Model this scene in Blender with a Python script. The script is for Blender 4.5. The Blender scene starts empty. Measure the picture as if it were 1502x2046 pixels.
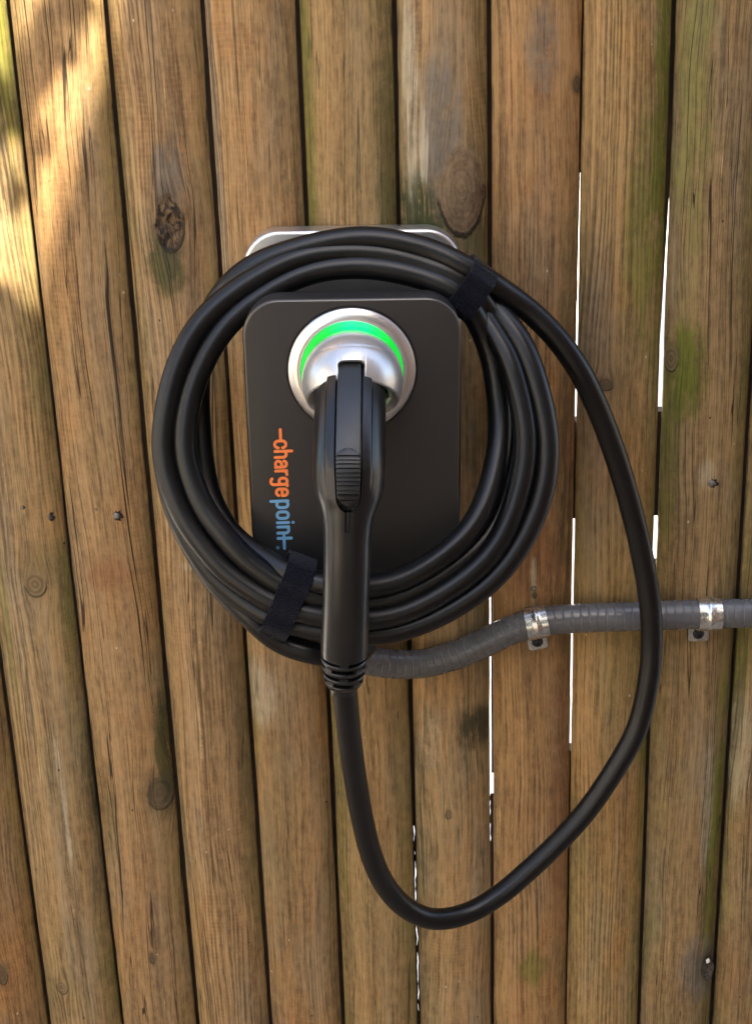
import bpy, bmesh, math, random
import numpy as np
from mathutils import Vector, Matrix, noise as mnoise

R = math.radians
random.seed(7)
rng = np.random.default_rng(7)
scn = bpy.context.scene
C = scn.collection

# ------------------------------------------------------------------ camera
FPX = 3048.0                     # focal length in pixels of the 1502 x 2046 photograph
PITCH, ROLL = R(21.1), R(0.87)
AX = 1.63                        # metres from the lens to the fence along the axis
Z0 = 1.15                        # height of the point looked at
cam_pos = np.array([0.0, -AX*math.cos(PITCH), Z0 + AX*math.sin(PITCH)])
Fw = np.array([0, math.cos(PITCH), -math.sin(PITCH)])
Xw = np.array([1.0, 0, 0]); Uw = np.array([0, math.sin(PITCH), math.cos(PITCH)])
RT = math.cos(ROLL)*Xw - math.sin(ROLL)*Uw
UP = math.cos(ROLL)*Uw + math.sin(ROLL)*Xw
cd = bpy.data.cameras.new('camera'); cam = bpy.data.objects.new('camera', cd); C.objects.link(cam)
cd.sensor_fit = 'VERTICAL'; cd.sensor_height = 24.0; cd.lens = FPX/2046*24.0
cd.clip_start = 0.05; cd.clip_end = 500
M = Matrix(((RT[0], UP[0], -Fw[0], cam_pos[0]), (RT[1], UP[1], -Fw[1], cam_pos[1]),
            (RT[2], UP[2], -Fw[2], cam_pos[2]), (0, 0, 0, 1)))
cam.matrix_world = M
scn.camera = cam

def at(px, py, d):
    """point of the place seen at photo pixel (px,py), d metres in front of the fence"""
    v = Fw + RT*(px-751)/FPX + UP*(1023-py)/FPX
    t = (-d - cam_pos[1])/v[1]
    return cam_pos + v*t
def ppm(px, py, d):              # pixels per metre there
    p = at(px, py, d); return FPX/float(np.dot(p-cam_pos, Fw))

# ------------------------------------------------------------------ light
SUN = np.array([0.28, -0.63, 0.73]); SUN /= np.linalg.norm(SUN)
EL = math.asin(SUN[2]); AZ = math.atan2(SUN[0], SUN[1])
w = bpy.data.worlds.new('World'); scn.world = w; w.use_nodes = True
nt = w.node_tree; nt.nodes.clear()
sky = nt.nodes.new('ShaderNodeTexSky'); sky.sky_type = 'NISHITA'; sky.sun_disc = False
sky.sun_elevation = EL; sky.sun_rotation = AZ; sky.air_density = 1.0; sky.dust_density = 3.0; sky.ozone_density = 1.0
bg = nt.nodes.new('ShaderNodeBackground'); bg.inputs[1].default_value = 0.12
wo = nt.nodes.new('ShaderNodeOutputWorld')
nt.links.new(sky.outputs[0], bg.inputs[0]); nt.links.new(bg.outputs[0], wo.inputs[0])
sl = bpy.data.lights.new('sun', 'SUN'); sl.energy = 5.0; sl.angle = R(0.47); sl.color = (1.0, 0.90, 0.73)
so = bpy.data.objects.new('sun', sl); C.objects.link(so)
so.rotation_euler = Vector(SUN).to_track_quat('Z', 'Y').to_euler()
scn.view_settings.view_transform = 'Standard'; scn.view_settings.look = 'None'
scn.view_settings.gamma = 1.0; scn.view_settings.exposure = 2.42; scn.view_settings.use_curve_mapping = False

# ------------------------------------------------------------------ helpers
def link(o, parent=None):
    C.objects.link(o)
    if parent is not None: o.parent = parent
    return o
def tag(o, label=None, cat=None, group=None, kind=None):
    if label: o['label'] = label
    if cat: o['category'] = cat
    if group: o['group'] = group
    if kind: o['kind'] = kind
    return o
def empty(name, loc, label, cat, group=None):
    o = bpy.data.objects.new(name, None); o.location = loc; o.empty_display_size = .05
    link(o); tag(o, label, cat, group); return o
def mesh_obj(name, verts, faces, mat, parent=None, smooth=True, auto=None):
    """world-space vertices; kept relative to the parent's location"""
    verts = np.asarray(verts, float)
    off = np.zeros(3)
    p = parent
    while p is not None:
        off = off + np.array(p.location); p = p.parent
    org = verts.mean(axis=0)
    me = bpy.data.meshes.new(name)
    me.from_pydata((verts-org).tolist(), [], [tuple(map(int, f)) for f in faces])
    me.update()
    if smooth:
        me.polygons.foreach_set('use_smooth', [True]*len(me.polygons))
        if auto is not None:
            try: me.set_sharp_from_angle(angle=R(auto))
            except Exception: pass
    if mat: me.materials.append(mat)
    o = bpy.data.objects.new(name, me); o.location = (org-off).tolist()
    link(o, parent); return o
def grid_faces(nr, nc, wrap_c=False, wrap_r=False):
    f = []
    cc = nc if wrap_c else nc-1; rr = nr if wrap_r else nr-1
    for i in range(rr):
        for j in range(cc):
            a = i*nc+j; b = i*nc+(j+1) % nc
            c = ((i+1) % nr)*nc+(j+1) % nc; d = ((i+1) % nr)*nc+j
            f.append((a, b, c, d))
    return f
def merge(parts):
    V, F = [], []
    n = 0
    for v, f in parts:
        v = np.asarray(v, float); V.append(v); F += [tuple(int(i)+n for i in q) for q in f]; n += len(v)
    return np.vstack(V), F
def catmull(P, n):
    """centripetal-ish smooth curve through P, n samples equally spaced"""
    P = np.asarray(P, float)
    Q = np.vstack([2*P[0]-P[1], P, 2*P[-1]-P[-2]])
    out = []
    for i in range(1, len(Q)-2):
        p0, p1, p2, p3 = Q[i-1:i+3]
        for t in np.linspace(0, 1, 24, endpoint=False):
            out.append(.5*((2*p1)+(-p0+p2)*t+(2*p0-5*p1+4*p2-p3)*t*t+(-p0+3*p1-3*p2+p3)*t**3))
    out.append(Q[-2]); out = np.array(out)
    s = np.concatenate([[0], np.cumsum(np.linalg.norm(np.diff(out[:, :3], axis=0), axis=1))])
    ss = np.linspace(0, s[-1], n)
    return np.stack([np.interp(ss, s, out[:, k]) for k in range(out.shape[1])], 1)
def smooth_path(P, k):
    P = P.copy()
    for _ in range(k): P[1:-1] = (P[:-2]+2*P[1:-1]+P[2:])/4
    return P
def frames(P):
    T = np.gradient(P, axis=0); T /= np.linalg.norm(T, axis=1)[:, None]
    N = np.zeros_like(P); up = np.array([0, -1.0, 0])
    n = up-np.dot(up, T[0])*T[0]; n /= np.linalg.norm(n); N[0] = n
    for i in range(1, len(P)):
        n = N[i-1]-np.dot(N[i-1], T[i])*T[i]; N[i] = n/np.linalg.norm(n)
    return T, N, np.cross(T, N)
def tube(P, rad, seg=20, caps=True):
    P = np.asarray(P, float); n = len(P)
    rad = np.full(n, rad) if np.isscalar(rad) else np.asarray(rad)
    T, N, B = frames(P)
    a = np.linspace(0, 2*math.pi, seg, endpoint=False)
    V = (P[:, None, :]+rad[:, None, None]*(np.cos(a)[None, :, None]*N[:, None, :]+np.sin(a)[None, :, None]*B[:, None, :])).reshape(-1, 3)
    F = grid_faces(n, seg, wrap_c=True)
    if caps: F += [tuple(range(seg))[::-1], tuple(range((n-1)*seg, n*seg))]
    return V, F
def box(c, s, rot=None):
    c = np.asarray(c, float); h = np.asarray(s, float)/2
    v = np.array([(x, y, z) for x in (-1, 1) for y in (-1, 1) for z in (-1, 1)], float)*h
    if rot is not None: v = v @ np.asarray(rot).T
    return v+c, [(0, 1, 3, 2), (4, 6, 7, 5), (0, 4, 5, 1), (2, 3, 7, 6), (0, 2, 6, 4), (1, 5, 7, 3)]

# ------------------------------------------------------------------ node helpers
class NT:
    def __init__(s, name):
        s.mat = bpy.data.materials.new(name); s.mat.use_nodes = True
        s.t = s.mat.node_tree; s.t.nodes.clear()
        s.out = s.t.nodes.new('ShaderNodeOutputMaterial')
        s.b = s.t.nodes.new('ShaderNodeBsdfPrincipled')
        s.t.links.new(s.b.outputs[0], s.out.inputs[0])
    def n(s, k): return s.t.nodes.new(k)
    def put(s, v, sock):
        if hasattr(v, 'is_output') or isinstance(v, bpy.types.NodeSocket): s.t.links.new(v, sock)
        elif v is not None:
            if isinstance(v, (tuple, list)) and len(v) == 3 and sock.type == 'RGBA': v = (*v, 1)
            sock.default_value = v
    def m(s, op, a, b=None, c=None, clamp=False):
        x = s.n('ShaderNodeMath'); x.operation = op; x.use_clamp = clamp
        s.put(a, x.inputs[0]); s.put(b, x.inputs[1])
        if c is not None: s.put(c, x.inputs[2])
        return x.outputs[0]
    def add(s, a, b): return s.m('ADD', a, b)
    def sub(s, a, b): return s.m('SUBTRACT', a, b)
    def mul(s, a, b): return s.m('MULTIPLY', a, b)
    def comb(s, a, b, c=0.0):
        x = s.n('ShaderNodeCombineXYZ'); s.put(a, x.inputs[0]); s.put(b, x.inputs[1]); s.put(c, x.inputs[2]); return x.outputs[0]
    def noise(s, vec, scale=1.0, detail=3, rough=.55, dist=0.0, lac=2.0):
        x = s.n('ShaderNodeTexNoise'); s.put(vec, x.inputs['Vector']); x.inputs['Scale'].default_value = scale
        x.inputs['Detail'].default_value = detail; x.inputs['Roughness'].default_value = rough
        x.inputs['Distortion'].default_value = dist; x.inputs['Lacunarity'].default_value = lac
        return x.outputs[0]
    def ss(s, v, lo, hi, a=0.0, b=1.0):
        x = s.n('ShaderNodeMapRange'); x.interpolation_type = 'SMOOTHSTEP'; x.clamp = True
        s.put(v, x.inputs[0]); x.inputs[1].default_value = lo; x.inputs[2].default_value = hi
        x.inputs[3].default_value = a; x.inputs[4].default_value = b; return x.outputs[0]
    def mix(s, f, a, b, mode='MIX'):
        x = s.n('ShaderNodeMix'); x.data_type = 'RGBA'; x.blend_type = mode; x.clamp_factor = True
        s.put(f, x.inputs[0]); s.put(a, x.inputs[6]); s.put(b, x.inputs[7]); return x.outputs[2]
    def bump(s, h, strength=.5, dist=.001, normal=None):
        x = s.n('ShaderNodeBump'); x.inputs['Strength'].default_value = strength; x.inputs['Distance'].default_value = dist
        s.put(h, x.inputs['Height'])
        if normal is not None: s.put(normal, x.inputs['Normal'])
        return x.outputs[0]
    def obj(s):
        return s.n('ShaderNodeTexCoord').outputs['Object']
    def set(s, **k):
        for a, v in k.items():
            nm = {'color': 'Base Color', 'rough': 'Roughness', 'metal': 'Metallic', 'normal': 'Normal', 'spec': 'Specular IOR Level',
                  'coat': 'Coat Weight', 'coatr': 'Coat Roughness', 'emit': 'Emission Color', 'emits': 'Emission Strength',
                  'sheen': 'Sheen Weight', 'sheenr': 'Sheen Roughness', 'aniso': 'Anisotropic'}[a]
            s.put(v, s.b.inputs[nm])
        return s.mat

def simple(name, col, rough=.5, metal=0.0, var=.15, vs=60, bump=0.0, bs=400, bd=.0005, **k):
    t = NT(name); v = t.obj()
    n1 = t.noise(v, vs, 4)
    c = t.mix(t.ss(n1, .3, .7), tuple(x*(1-var) for x in col), tuple(min(1, x*(1+var)) for x in col))
    r = t.add(rough-.05, t.mul(t.noise(v, vs*2.3, 3), .1))
    kw = dict(color=c, rough=r, metal=metal); kw.update(k)
    if bump: kw['normal'] = t.bump(t.noise(v, bs, 3), bump, bd)
    return t.set(**kw)

# ------------------------------------------------------------------ wood
def wood(idx, seed, tan, dark, orange=.3, grey=.3, algae=.4, edge_l=.2, edge_r=.5, rings=.5, cracks=.5, mill=.4, knots=(), blots=(), crackf=1.0):
    t = NT('weathered_wood_%d' % idx)
    uvn = t.n('ShaderNodeUVMap'); uvn.uv_map = 'UVMap'
    sp = t.n('ShaderNodeSeparateXYZ'); t.put(uvn.outputs[0], sp.inputs[0])
    u, v = sp.outputs[0], sp.outputs[1]
    sd = seed*7.31
    up = u
    masks = []
    for (ku, kv, a, b, kind) in knots:
        wob = t.mul(t.sub(t.noise(t.comb(t.mul(u, 60), t.mul(v, 45), sd+kv), 1, 2), .5), .26)
        du = t.m('DIVIDE', t.sub(u, ku), a); dv = t.m('DIVIDE', t.sub(v, kv), b)
        d = t.m('SQRT', t.add(t.mul(du, du), t.mul(dv, dv)))
        g = t.m('POWER', 2.718, t.mul(t.mul(t.add(t.mul(du, du), t.mul(t.mul(dv, dv), .42)), -.55), 1.0))
        up = t.sub(up, t.mul(t.mul(t.sub(u, ku), g), .80))
        wob2 = t.mul(t.sub(t.noise(t.comb(t.mul(u, 320), t.mul(v, 200), sd+kv), 1, 3), .5), .16)
        masks.append((t.add(t.add(d, wob), wob2), kind, du, dv))
    warp = t.mul(t.sub(t.noise(t.comb(t.mul(u, 9), t.mul(v, 1.6), sd), 1, 2), .5), .034)
    warp2 = t.mul(t.sub(t.noise(t.comb(t.mul(u, 30), t.mul(v, 9), sd+3), 1, 2), .5), .004)
    up = t.add(t.add(up, warp), warp2)
    broad = t.noise(t.comb(t.mul(up, 70), t.mul(v, 1.6), sd+11), 1, 4, .6)
    fib = t.noise(t.comb(t.mul(up, 330), t.mul(v, 9), sd+20), 1, 4, .65)
    fine = t.noise(t.comb(t.mul(up, 1000), t.mul(v, 34), sd+30), 1, 3, .6)
    ringn = t.noise(t.comb(t.mul(up, 40), t.mul(v, .7), sd+41), 1, 2)
    ring = t.m('SINE', t.add(t.mul(up, 1250.0), t.mul(ringn, 26)))
    ringm = t.ss(t.noise(t.comb(t.mul(u, 22), t.mul(v, 3.0), sd+47), 1, 2), .38, .62)
    ringv = t.mul(t.mul(ring, ringm), rings)
    wear = t.noise(t.comb(t.mul(u, 160), t.mul(v, 75), sd+35), 1, 5, .7)
    tone = t.add(t.add(t.mul(broad, .34), t.mul(fib, .42)), t.add(t.mul(fine, .40), t.mul(ringv, .060)))
    tone = t.add(tone, t.mul(wear, .30))
    tone = t.ss(tone, .52, .90)
    blot = t.noise(t.comb(t.mul(u, 17), t.mul(v, 7), sd+50), 1, 5, .62)
    blot2 = t.noise(t.comb(t.mul(u, 26), t.mul(v, 4.0), sd+60), 1, 4, .6)
    blot3 = t.noise(t.comb(t.mul(u, 40), t.mul(v, 26), sd+70), 1, 5, .7)
    dk = tuple(x*y for x, y in zip(dark, (.72, .73, .62)))
    lt = tuple(x*y for x, y in zip(tan, (1.03, .995, .83)))
    col = t.mix(tone, dk, lt)
    col = t.mix(t.mul(t.ss(blot, .42, .66), orange), col, t.mix(tone, tuple(x*y for x, y in zip(dk, (1.25, .85, .55))), tuple(x*y for x, y in zip(lt, (1.12, .86, .58)))))
    col = t.mix(t.mul(t.ss(blot2, .46, .66), grey), col, t.mix(tone, (.072, .060, .040), (.27, .225, .150)))
    # pale dry fibres
    pale = t.mul(t.ss(t.noise(t.comb(t.mul(up, 260), t.mul(v, 5), sd+81), 1, 3), .60, .72), t.ss(blot3, .48, .66))
    col = t.mix(t.mul(pale, .75), col, tuple(min(.62, x*1.55) for x in lt))
    # algae
    e = t.m('DIVIDE', u, .045)
    er = t.mul(t.ss(e, .35, 1.0), edge_r); el = t.mul(t.ss(t.mul(e, -1), .45, 1.0), edge_l)
    am = t.add(t.mul(t.ss(t.noise(t.comb(t.mul(u, 20), t.mul(v, 3.5), sd+90), 1, 4, .6), .48, .70), algae*.7),
               t.mul(t.add(er, el), t.ss(t.noise(t.comb(t.mul(u, 20), t.mul(v, 3.2), sd+95), 1, 4, .6), .30, .60)))
    am = t.mul(am, t.add(.25, t.mul(t.ss(t.add(t.mul(fib, .6), t.mul(blot3, .4)), .38, .62), .85)))
    col = t.mix(t.m('MINIMUM', am, .85), col, t.mix(tone, (.040, .043, .010), (.155, .155, .036)))
    # milling chatter across the board
    ch = t.m('SINE', t.add(t.mul(v, 1150), t.mul(t.noise(t.comb(t.mul(u, 25), t.mul(v, 12), sd+99), 1, 2), 12)))
    chm = t.mul(t.mul(t.ss(blot2, .4, .6, 1, 0), t.ss(blot, .4, .6)), mill)
    col = t.mix(t.mul(t.mul(t.ss(ch, -.2, 1.0), chm), .075), col, tuple(x*1.7 for x in lt))
    # spots and stains with a place of their own
    for (bu, bv, a, b, bc, st) in blots:
        du = t.m('DIVIDE', t.sub(u, bu), a); dv = t.m('DIVIDE', t.sub(v, bv), b)
        g = t.m('POWER', 2.718, t.mul(t.add(t.mul(du, du), t.mul(dv, dv)), -.8))
        f = t.mul(t.ss(t.add(g, t.mul(g, t.add(t.mul(t.sub(blot3, .5), 3.0), t.mul(t.sub(fib, .5), 3.4)))), .10, .80), st)
        col = t.mix(f, col, t.mix(t.add(t.mul(tone, .7), t.mul(blot3, .35)), tuple(x*.35 for x in bc), tuple(x*1.45 for x in bc)))
    # drying cracks
    def crack(fr, fv, k, wd, lo, hi, so):
        c = t.noise(t.comb(t.mul(up, fr), t.mul(v, fv), sd+so), 1, 1.5, .5)
        c = t.m('ABSOLUTE', t.sub(c, k))
        msk = t.ss(t.noise(t.comb(t.mul(up, fr*.6), t.mul(v, 3.2), sd+so+5), 1, 3), lo, hi)
        return t.mul(t.ss(c, wd*.35, wd*.8, 1, 0), msk)
    ck = t.m('MAXIMUM', crack(75*crackf, .75, .50, .0115, .45, .54, 120), crack(150, 2.2, .55, .011, .48, .57, 140))
    ck = t.mul(ck, cracks)
    col = t.mix(t.mul(ck, .92), col, (.014, .008, .004))
    # flecks
    fl = t.n('ShaderNodeTexVoronoi'); t.put(t.comb(t.mul(u, 55), t.mul(v, 38), sd), fl.inputs['Vector']); fl.inputs['Scale'].default_value = 1.0
    spk = t.ss(t.add(fl.outputs['Distance'], t.mul(t.sub(fine, .5), .12)), .035, .07, 1, 0)
    pick = t.noise(t.comb(t.mul(u, 55), t.mul(v, 38), sd+7), .35, 1)
    col = t.mix(t.mul(spk, t.ss(pick, .58, .62)), col, (.45, .39, .28))
    col = t.mix(t.mul(spk, t.ss(pick, .42, .38)), col, (.03, .018, .01))
    kdark = None
    for d, kind, du, dv in masks:
        rg = t.m('SINE', t.add(t.mul(d, 34 if kind == 'oval' else 14), t.mul(t.noise(t.comb(t.mul(u, 150), t.mul(v, 150), sd), 1, 2), 3.0)))
        if kind == 'oval': kc = t.mix(t.ss(t.add(t.mul(rg, .045), t.add(t.mul(blot3, .75), t.mul(wear, .7))), .42, 1.0), (.075, .048, .024), (.225, .155, .085))
        elif kind == 'rough': kc = t.mix(t.ss(t.noise(t.comb(t.mul(u, 130), t.mul(v, 70), sd+2), 1, 5, .7, 1.2), .42, .66), (.010, .007, .004), (.17, .105, .05))
        elif kind == 'dark': kc = t.mix(t.ss(t.add(t.mul(rg, .12), blot3), .2, .9), (.024, .021, .012), (.085, .072, .038))
        else: kc = t.mix(t.ss(t.add(t.mul(rg, .16), blot3), .2, .95), (.085, .055, .025), (.23, .165, .085))
        ins = t.ss(d, .92, 1.02, 1, 0)
        col = t.mix(t.mul(ins, 1 if kind in ('oval', 'rough') else .75), col, kc)
        rim = t.mul(t.ss(t.m('ABSOLUTE', t.sub(d, 1.0)), .02, .16 if kind != 'oval' else .11, 1, 0), 1.0)
        rimm = t.ss(t.add(t.mul(dv, -.5), t.noise(t.comb(t.mul(u, 90), t.mul(v, 90), sd+9), 1, 3)), .35 if kind == 'oval' else .30, .75)
        col = t.mix(t.mul(t.mul(rim, rimm), .9 if kind in ('oval', 'rough') else .55), col, (.014, .009, .005))
        halo = t.mul(t.ss(d, 1.0, 1.9, 1, 0), .35 if kind in ('dark', 'rough') else .12)
        col = t.mix(t.mul(halo, t.sub(1, ins)), col, (.045, .036, .022))
        kk = t.mul(rim, rimm); kdark = kk if kdark is None else t.m('MAXIMUM', kdark, kk)
    h = t.add(t.add(t.mul(fib, .45), t.mul(fine, .25)), t.mul(ringv, .10))
    h = t.add(h, t.mul(broad, .5))
    h = t.sub(h, t.mul(ck, 1.6))
    if kdark is not None: h = t.sub(h, t.mul(kdark, 1.5))
    nrm = t.bump(h, .75, .0012)
    rg = t.add(.62, t.mul(fib, .22))
    return t.set(color=col, rough=rg, normal=nrm, spec=.32)

# ------------------------------------------------------------------ fence
ZT, ZB = 2.02, 0.04
EDGE_D = -0.016
LINES = [(-375, -50, 8), (-178, 98, 8), (15, 245, 9), (210, 395, 9.5), (403, 541, 9), (593, 686, 9), (786, 837, 8.5),
         (977, 984, 8), (1164, 1130, 4.5), (1347, 1275, 11), (1547, 1420, 8), (1740, 1567, 8)]
def line3(i):
    a, b, _ = LINES[i]; return at(a, 0, EDGE_D), at(b, 2046, EDGE_D)
def gapx(i, z):
    p, q = line3(i); k = (z-p[2])/(q[2]-p[2]); return p[0]+(q[0]-p[0])*k
def plank_uv(i, px, py, d=-0.002):
    p = at(px, py, d); z = p[2]
    return p[0]-.5*(gapx(i, z)+gapx(i+1, z)), z
PXM = 1870.0
KN = {0: [(5, 1945, 12, 26, 'dark')], 1: [(72, 1166, 21, 25, 'small'), (123, 1975, 13, 17, 'small')],
      2: [(318, 1587, 27, 37, 'dark'), (305, 1912, 6, 14, 'dark')], 3: [(338, 446, 26, 48, 'rough')],
      4: [], 5: [], 6: [(922, 380, 43, 76, 'oval'), (896, 1625, 7, 11, 'small')], 7: [(1154, 168, 8, 14, 'dark'), (1066, 1187, 5, 7, 'dark')],
      8: [(1210, 768, 14, 12, 'dark')], 9: [(1343, 722, 12, 24, 'small'), (1414, 1935, 17, 30, 'dark')], 10: []}
GREEN = (.10, .108, .010); MOSS = (.034, .040, .009); PALE = (.42, .36, .25); OLIVE = (.075, .065, .025); GREYB = (.13, .115, .095); RED = (.19, .085, .035); ORG = (.33, .19, .075)
BL = {1: [(195, 1600, 16, 190, MOSS, .95), (75, 1140, 34, 50, OLIVE, .4), (128, 1600, 6, 180, PALE, .6), (10, 1240, 10, 200, GREEN, .35), (110, 1045, 26, 40, ORG, .55), (70, 1990, 60, 70, OLIVE, .35), (5, 90, 40, 160, GREEN, .7)],
      2: [(328, 1500, 20, 120, MOSS, .8), (215, 1620, 20, 100, OLIVE, .5), (225, 1150, 55, 34, RED, .5), (120, 250, 40, 160, ORG, .35)],
      3: [(330, 525, 34, 55, MOSS, .85), (335, 345, 26, 60, GREYB, .75), (365, 1490, 12, 400, ORG, .5), (235, 330, 8, 300, GREEN, .35), (490, 1560, 14, 200, OLIVE, .5), (390, 1130, 26, 8, PALE, .4)],
      4: [(522, 1390, 30, 60, PALE, .55), (505, 1460, 12, 130, GREEN, .3), (425, 250, 10, 300, PALE, .35), (565, 1700, 30, 300, OLIVE, .3)],
      5: [(610, 220, 14, 300, GREEN, .55), (772, 250, 18, 260, MOSS, .5), (680, 1560, 20, 300, GREEN, .35), (745, 1400, 50, 120, ORG, .4)],
      6: [(838, 408, 34, 60, MOSS, 1.0), (850, 455, 50, 30, MOSS, .9), (880, 250, 34, 110, GREYB, .75), (820, 200, 12, 150, PALE, .6), (846, 290, 7, 60, PALE, .6), (950, 470, 40, 40, OLIVE, .7), (955, 1460, 45, 42, (.04, .035, .016), .9), (880, 1370, 60, 45, ORG, .7), (860, 1480, 24, 60, PALE, .3), (940, 800, 30, 300, OLIVE, .4)],
      7: [(1030, 100, 24, 150, ORG, .45), (1080, 90, 24, 70, GREYB, .6), (1060, 1110, 70, 90, RED, .65), (1066, 1160, 7, 40, PALE, .7), (1120, 1600, 26, 330, RED, .6), (1020, 1400, 26, 180, ORG, .4), (1060, 1930, 30, 40, GREEN, .6), (1130, 800, 20, 340, OLIVE, .5)],
      8: [(1190, 150, 22, 260, ORG, .5), (1330, 150, 16, 330, GREEN, .8), (1290, 480, 36, 170, GREEN, .6), (1175, 1480, 24, 150, ORG, .7), (1190, 800, 30, 260, GREYB, .35), (1290, 1400, 18, 140, GREEN, .5)],
      9: [(1395, 150, 26, 330, (.15, .145, .035), .65), (1372, 745, 34, 75, GREEN, .95), (1330, 950, 22, 150, GREEN, .55), (1410, 945, 16, 24, PALE, .4), (1425, 1700, 16, 330, GREEN, .75), (1395, 1940, 45, 70, GREYB, .7), (1412, 1600, 12, 150, PALE, .4)],
      10: [(1480, 1300, 20, 200, GREEN, .6), (1480, 1500, 24, 120, PALE, .35), (1450, 1950, 40, 100, RED, .35)]}
T1, D1 = (.345, .225, .118), (.135, .078, .036)
PARAM = {0: dict(tan=(.30, .18, .09), dark=(.10, .052, .024), orange=.5, grey=.25, algae=.1, cracks=.3),
         1: dict(tan=(.34, .235, .13), dark=(.135, .085, .042), orange=.25, grey=.5, algae=.45, edge_r=.75, edge_l=.35, rings=1.3, cracks=.35, mill=.5),
         2: dict(tan=(.345, .222, .118), dark=(.14, .08, .038), orange=.35, grey=.3, algae=.22, edge_r=.55, cracks=1.0, mill=.7),
         3: dict(tan=(.38, .25, .138), dark=(.155, .09, .045), orange=.3, grey=.35, algae=.18, edge_r=.5, edge_l=.4, cracks=.8, mill=.9, rings=1.2),
         4: dict(tan=(.385, .245, .128), dark=(.15, .085, .04), orange=.5, grey=.35, algae=.12, edge_r=.45, edge_l=.3, cracks=.55, mill=.8),
         5: dict(tan=(.36, .245, .125), dark=(.145, .09, .042), orange=.3, grey=.2, algae=.35, edge_r=.8, edge_l=.6, cracks=.75, mill=.3),
         6: dict(tan=(.385, .265, .150), dark=(.135, .088, .045), orange=.45, grey=.45, algae=.25, edge_r=.5, edge_l=.3, cracks=.4, mill=.6),
         7: dict(tan=(.37, .225, .112), dark=(.14, .072, .032), orange=.6, grey=.25, algae=.18, edge_r=.35, edge_l=.2, cracks=.35, mill=.5, rings=1.3),
         8: dict(tan=(.375, .25, .120), dark=(.145, .09, .038), orange=.5, grey=.25, algae=.45, edge_r=.95, edge_l=.35, cracks=.3, rings=1.2),
         9: dict(tan=(.325, .222, .118), dark=(.13, .082, .040), orange=.15, grey=.45, algae=.5, edge_r=.8, edge_l=.65, cracks=1.0, mill=.4),
         10: dict(tan=(.33, .225, .118), dark=(.13, .078, .038), orange=.3, grey=.4, algae=.45, edge_l=.7, cracks=.5)}
fence = empty('wooden_fence', (0, 0, 0), 'tall fence of upright rounded brown softwood planks with green algae, carrying the charger', 'fence')
zf_top, zf_bot = at(751, -60, 0)[2], at(751, 2110, 0)[2]
ROWS = np.concatenate([np.linspace(ZB, zf_bot, 30, endpoint=False), np.linspace(zf_bot, zf_top, 520, endpoint=False), np.linspace(zf_top, ZT, 30)])
PLANKS = []
def plank(i):
    ks = []
    for (px, py, a, b, kind) in KN.get(i, []):
        u_, v_ = plank_uv(i, px, py); ks.append((u_, v_, a/PXM, b/PXM/.93, kind))
    bs = []
    for (px, py, a, b, c_, st) in BL.get(i, []):
        u_, v_ = plank_uv(i, px, py); bs.append((u_, v_, a/PXM, b/PXM/.93, c_, st))
    mat = wood(i, i+1.7, knots=ks, blots=bs, **PARAM[i])
    nf = 46
    xs = np.sin(np.linspace(-math.pi/2, math.pi/2, nf))       # denser to the edges
    V, UV = [], []
    sag = .0175 + .002*math.sin(i*2.3)
    skew = .0015*math.sin(i*1.7)
    for z in ROWS:
        gl = gapx(i, z)+LINES[i][2]/2/PXM; gr = gapx(i+1, z)-LINES[i+1][2]/2/PXM
        gl += .0007*mnoise.noise(Vector((i*5.1, z*7, 0)))+.0004*mnoise.noise(Vector((i*5.1, z*30, 3)))
        gr += .0007*mnoise.noise(Vector((i*5.1+2, z*7, 0)))+.0004*mnoise.noise(Vector((i*5.1+2, z*30, 3)))
        cx = (gl+gr)/2; hw = (gr-gl)/2
        for k, x in enumerate(xs):
            d = -sag*(1-math.sqrt(max(0, 1-(abs(x)*.93)**2)))/(1-math.sqrt(1-.93**2)) + skew*x
            uu = x*hw
            d += .0006*mnoise.noise(Vector((uu*60, z*5, i*3.3)))
            for (ku, kv, a, b, kind) in ks:
                q = math.hypot((uu-ku)/a, (z-kv)/b)
                if q < 2.2:
                    if kind == 'oval': d += .0042*max(0, 1-q**4)**.5*(.75+.25*(-(z-kv)/b)) if q < 1 else .0012*math.exp(-(q-1)*4)
                    elif kind == 'rough':
                        d += (.0035*mnoise.noise(Vector((uu*130, z*90, 1)))-.002)*(1 if q < 1 else max(0, 1-(q-1)*2)) + .001*math.exp(-abs(q-1.1)*5)
                    elif kind == 'dark' and a > .01: d += -.001*math.exp(-q*q)
            V.append((cx+uu, -d, z)); UV.append((uu, z))
        # flat edge and chamfered back
        for (f, dd) in ((1.0, -sag-.005), (.80, -.032), (0.0, -.034), (-.80, -.032), (-1.0, -sag-.005)):
            V.append((cx+f*hw, -dd, z)); UV.append((f*hw, z))
    nc = nf+5
    F = grid_faces(len(ROWS), nc, wrap_c=True)
    n = len(ROWS)
    F += [tuple(range(nc)), tuple(range((n-1)*nc, n*nc))[::-1]]
    F = [tuple(reversed(f)) for f in F]
    V = np.array(V)
    if i == 9:   # bite out of the right edge where a knot has fallen out
        p = at(1418, 1926, -.01)
        for a in range(len(V)):
            q = math.hypot((V[a, 0]-p[0])/.0085, (V[a, 2]-p[2])/.013)
            if q < 1.0 and V[a, 0] > p[0]-.02: V[a, 1] += .0
    o = mesh_obj('plank', V, F, mat, fence, smooth=True, auto=50)
    me = o.data; uvl = me.uv_layers.new(name='UVMap')
    li = np.empty(len(me.loops), int); me.loops.foreach_get('vertex_index', li)
    uvl.data.foreach_set('uv', np.array(UV)[li].astype(np.float32).ravel())
    PLANKS.append(o); return o
for i in range(11): plank(i)

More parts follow.
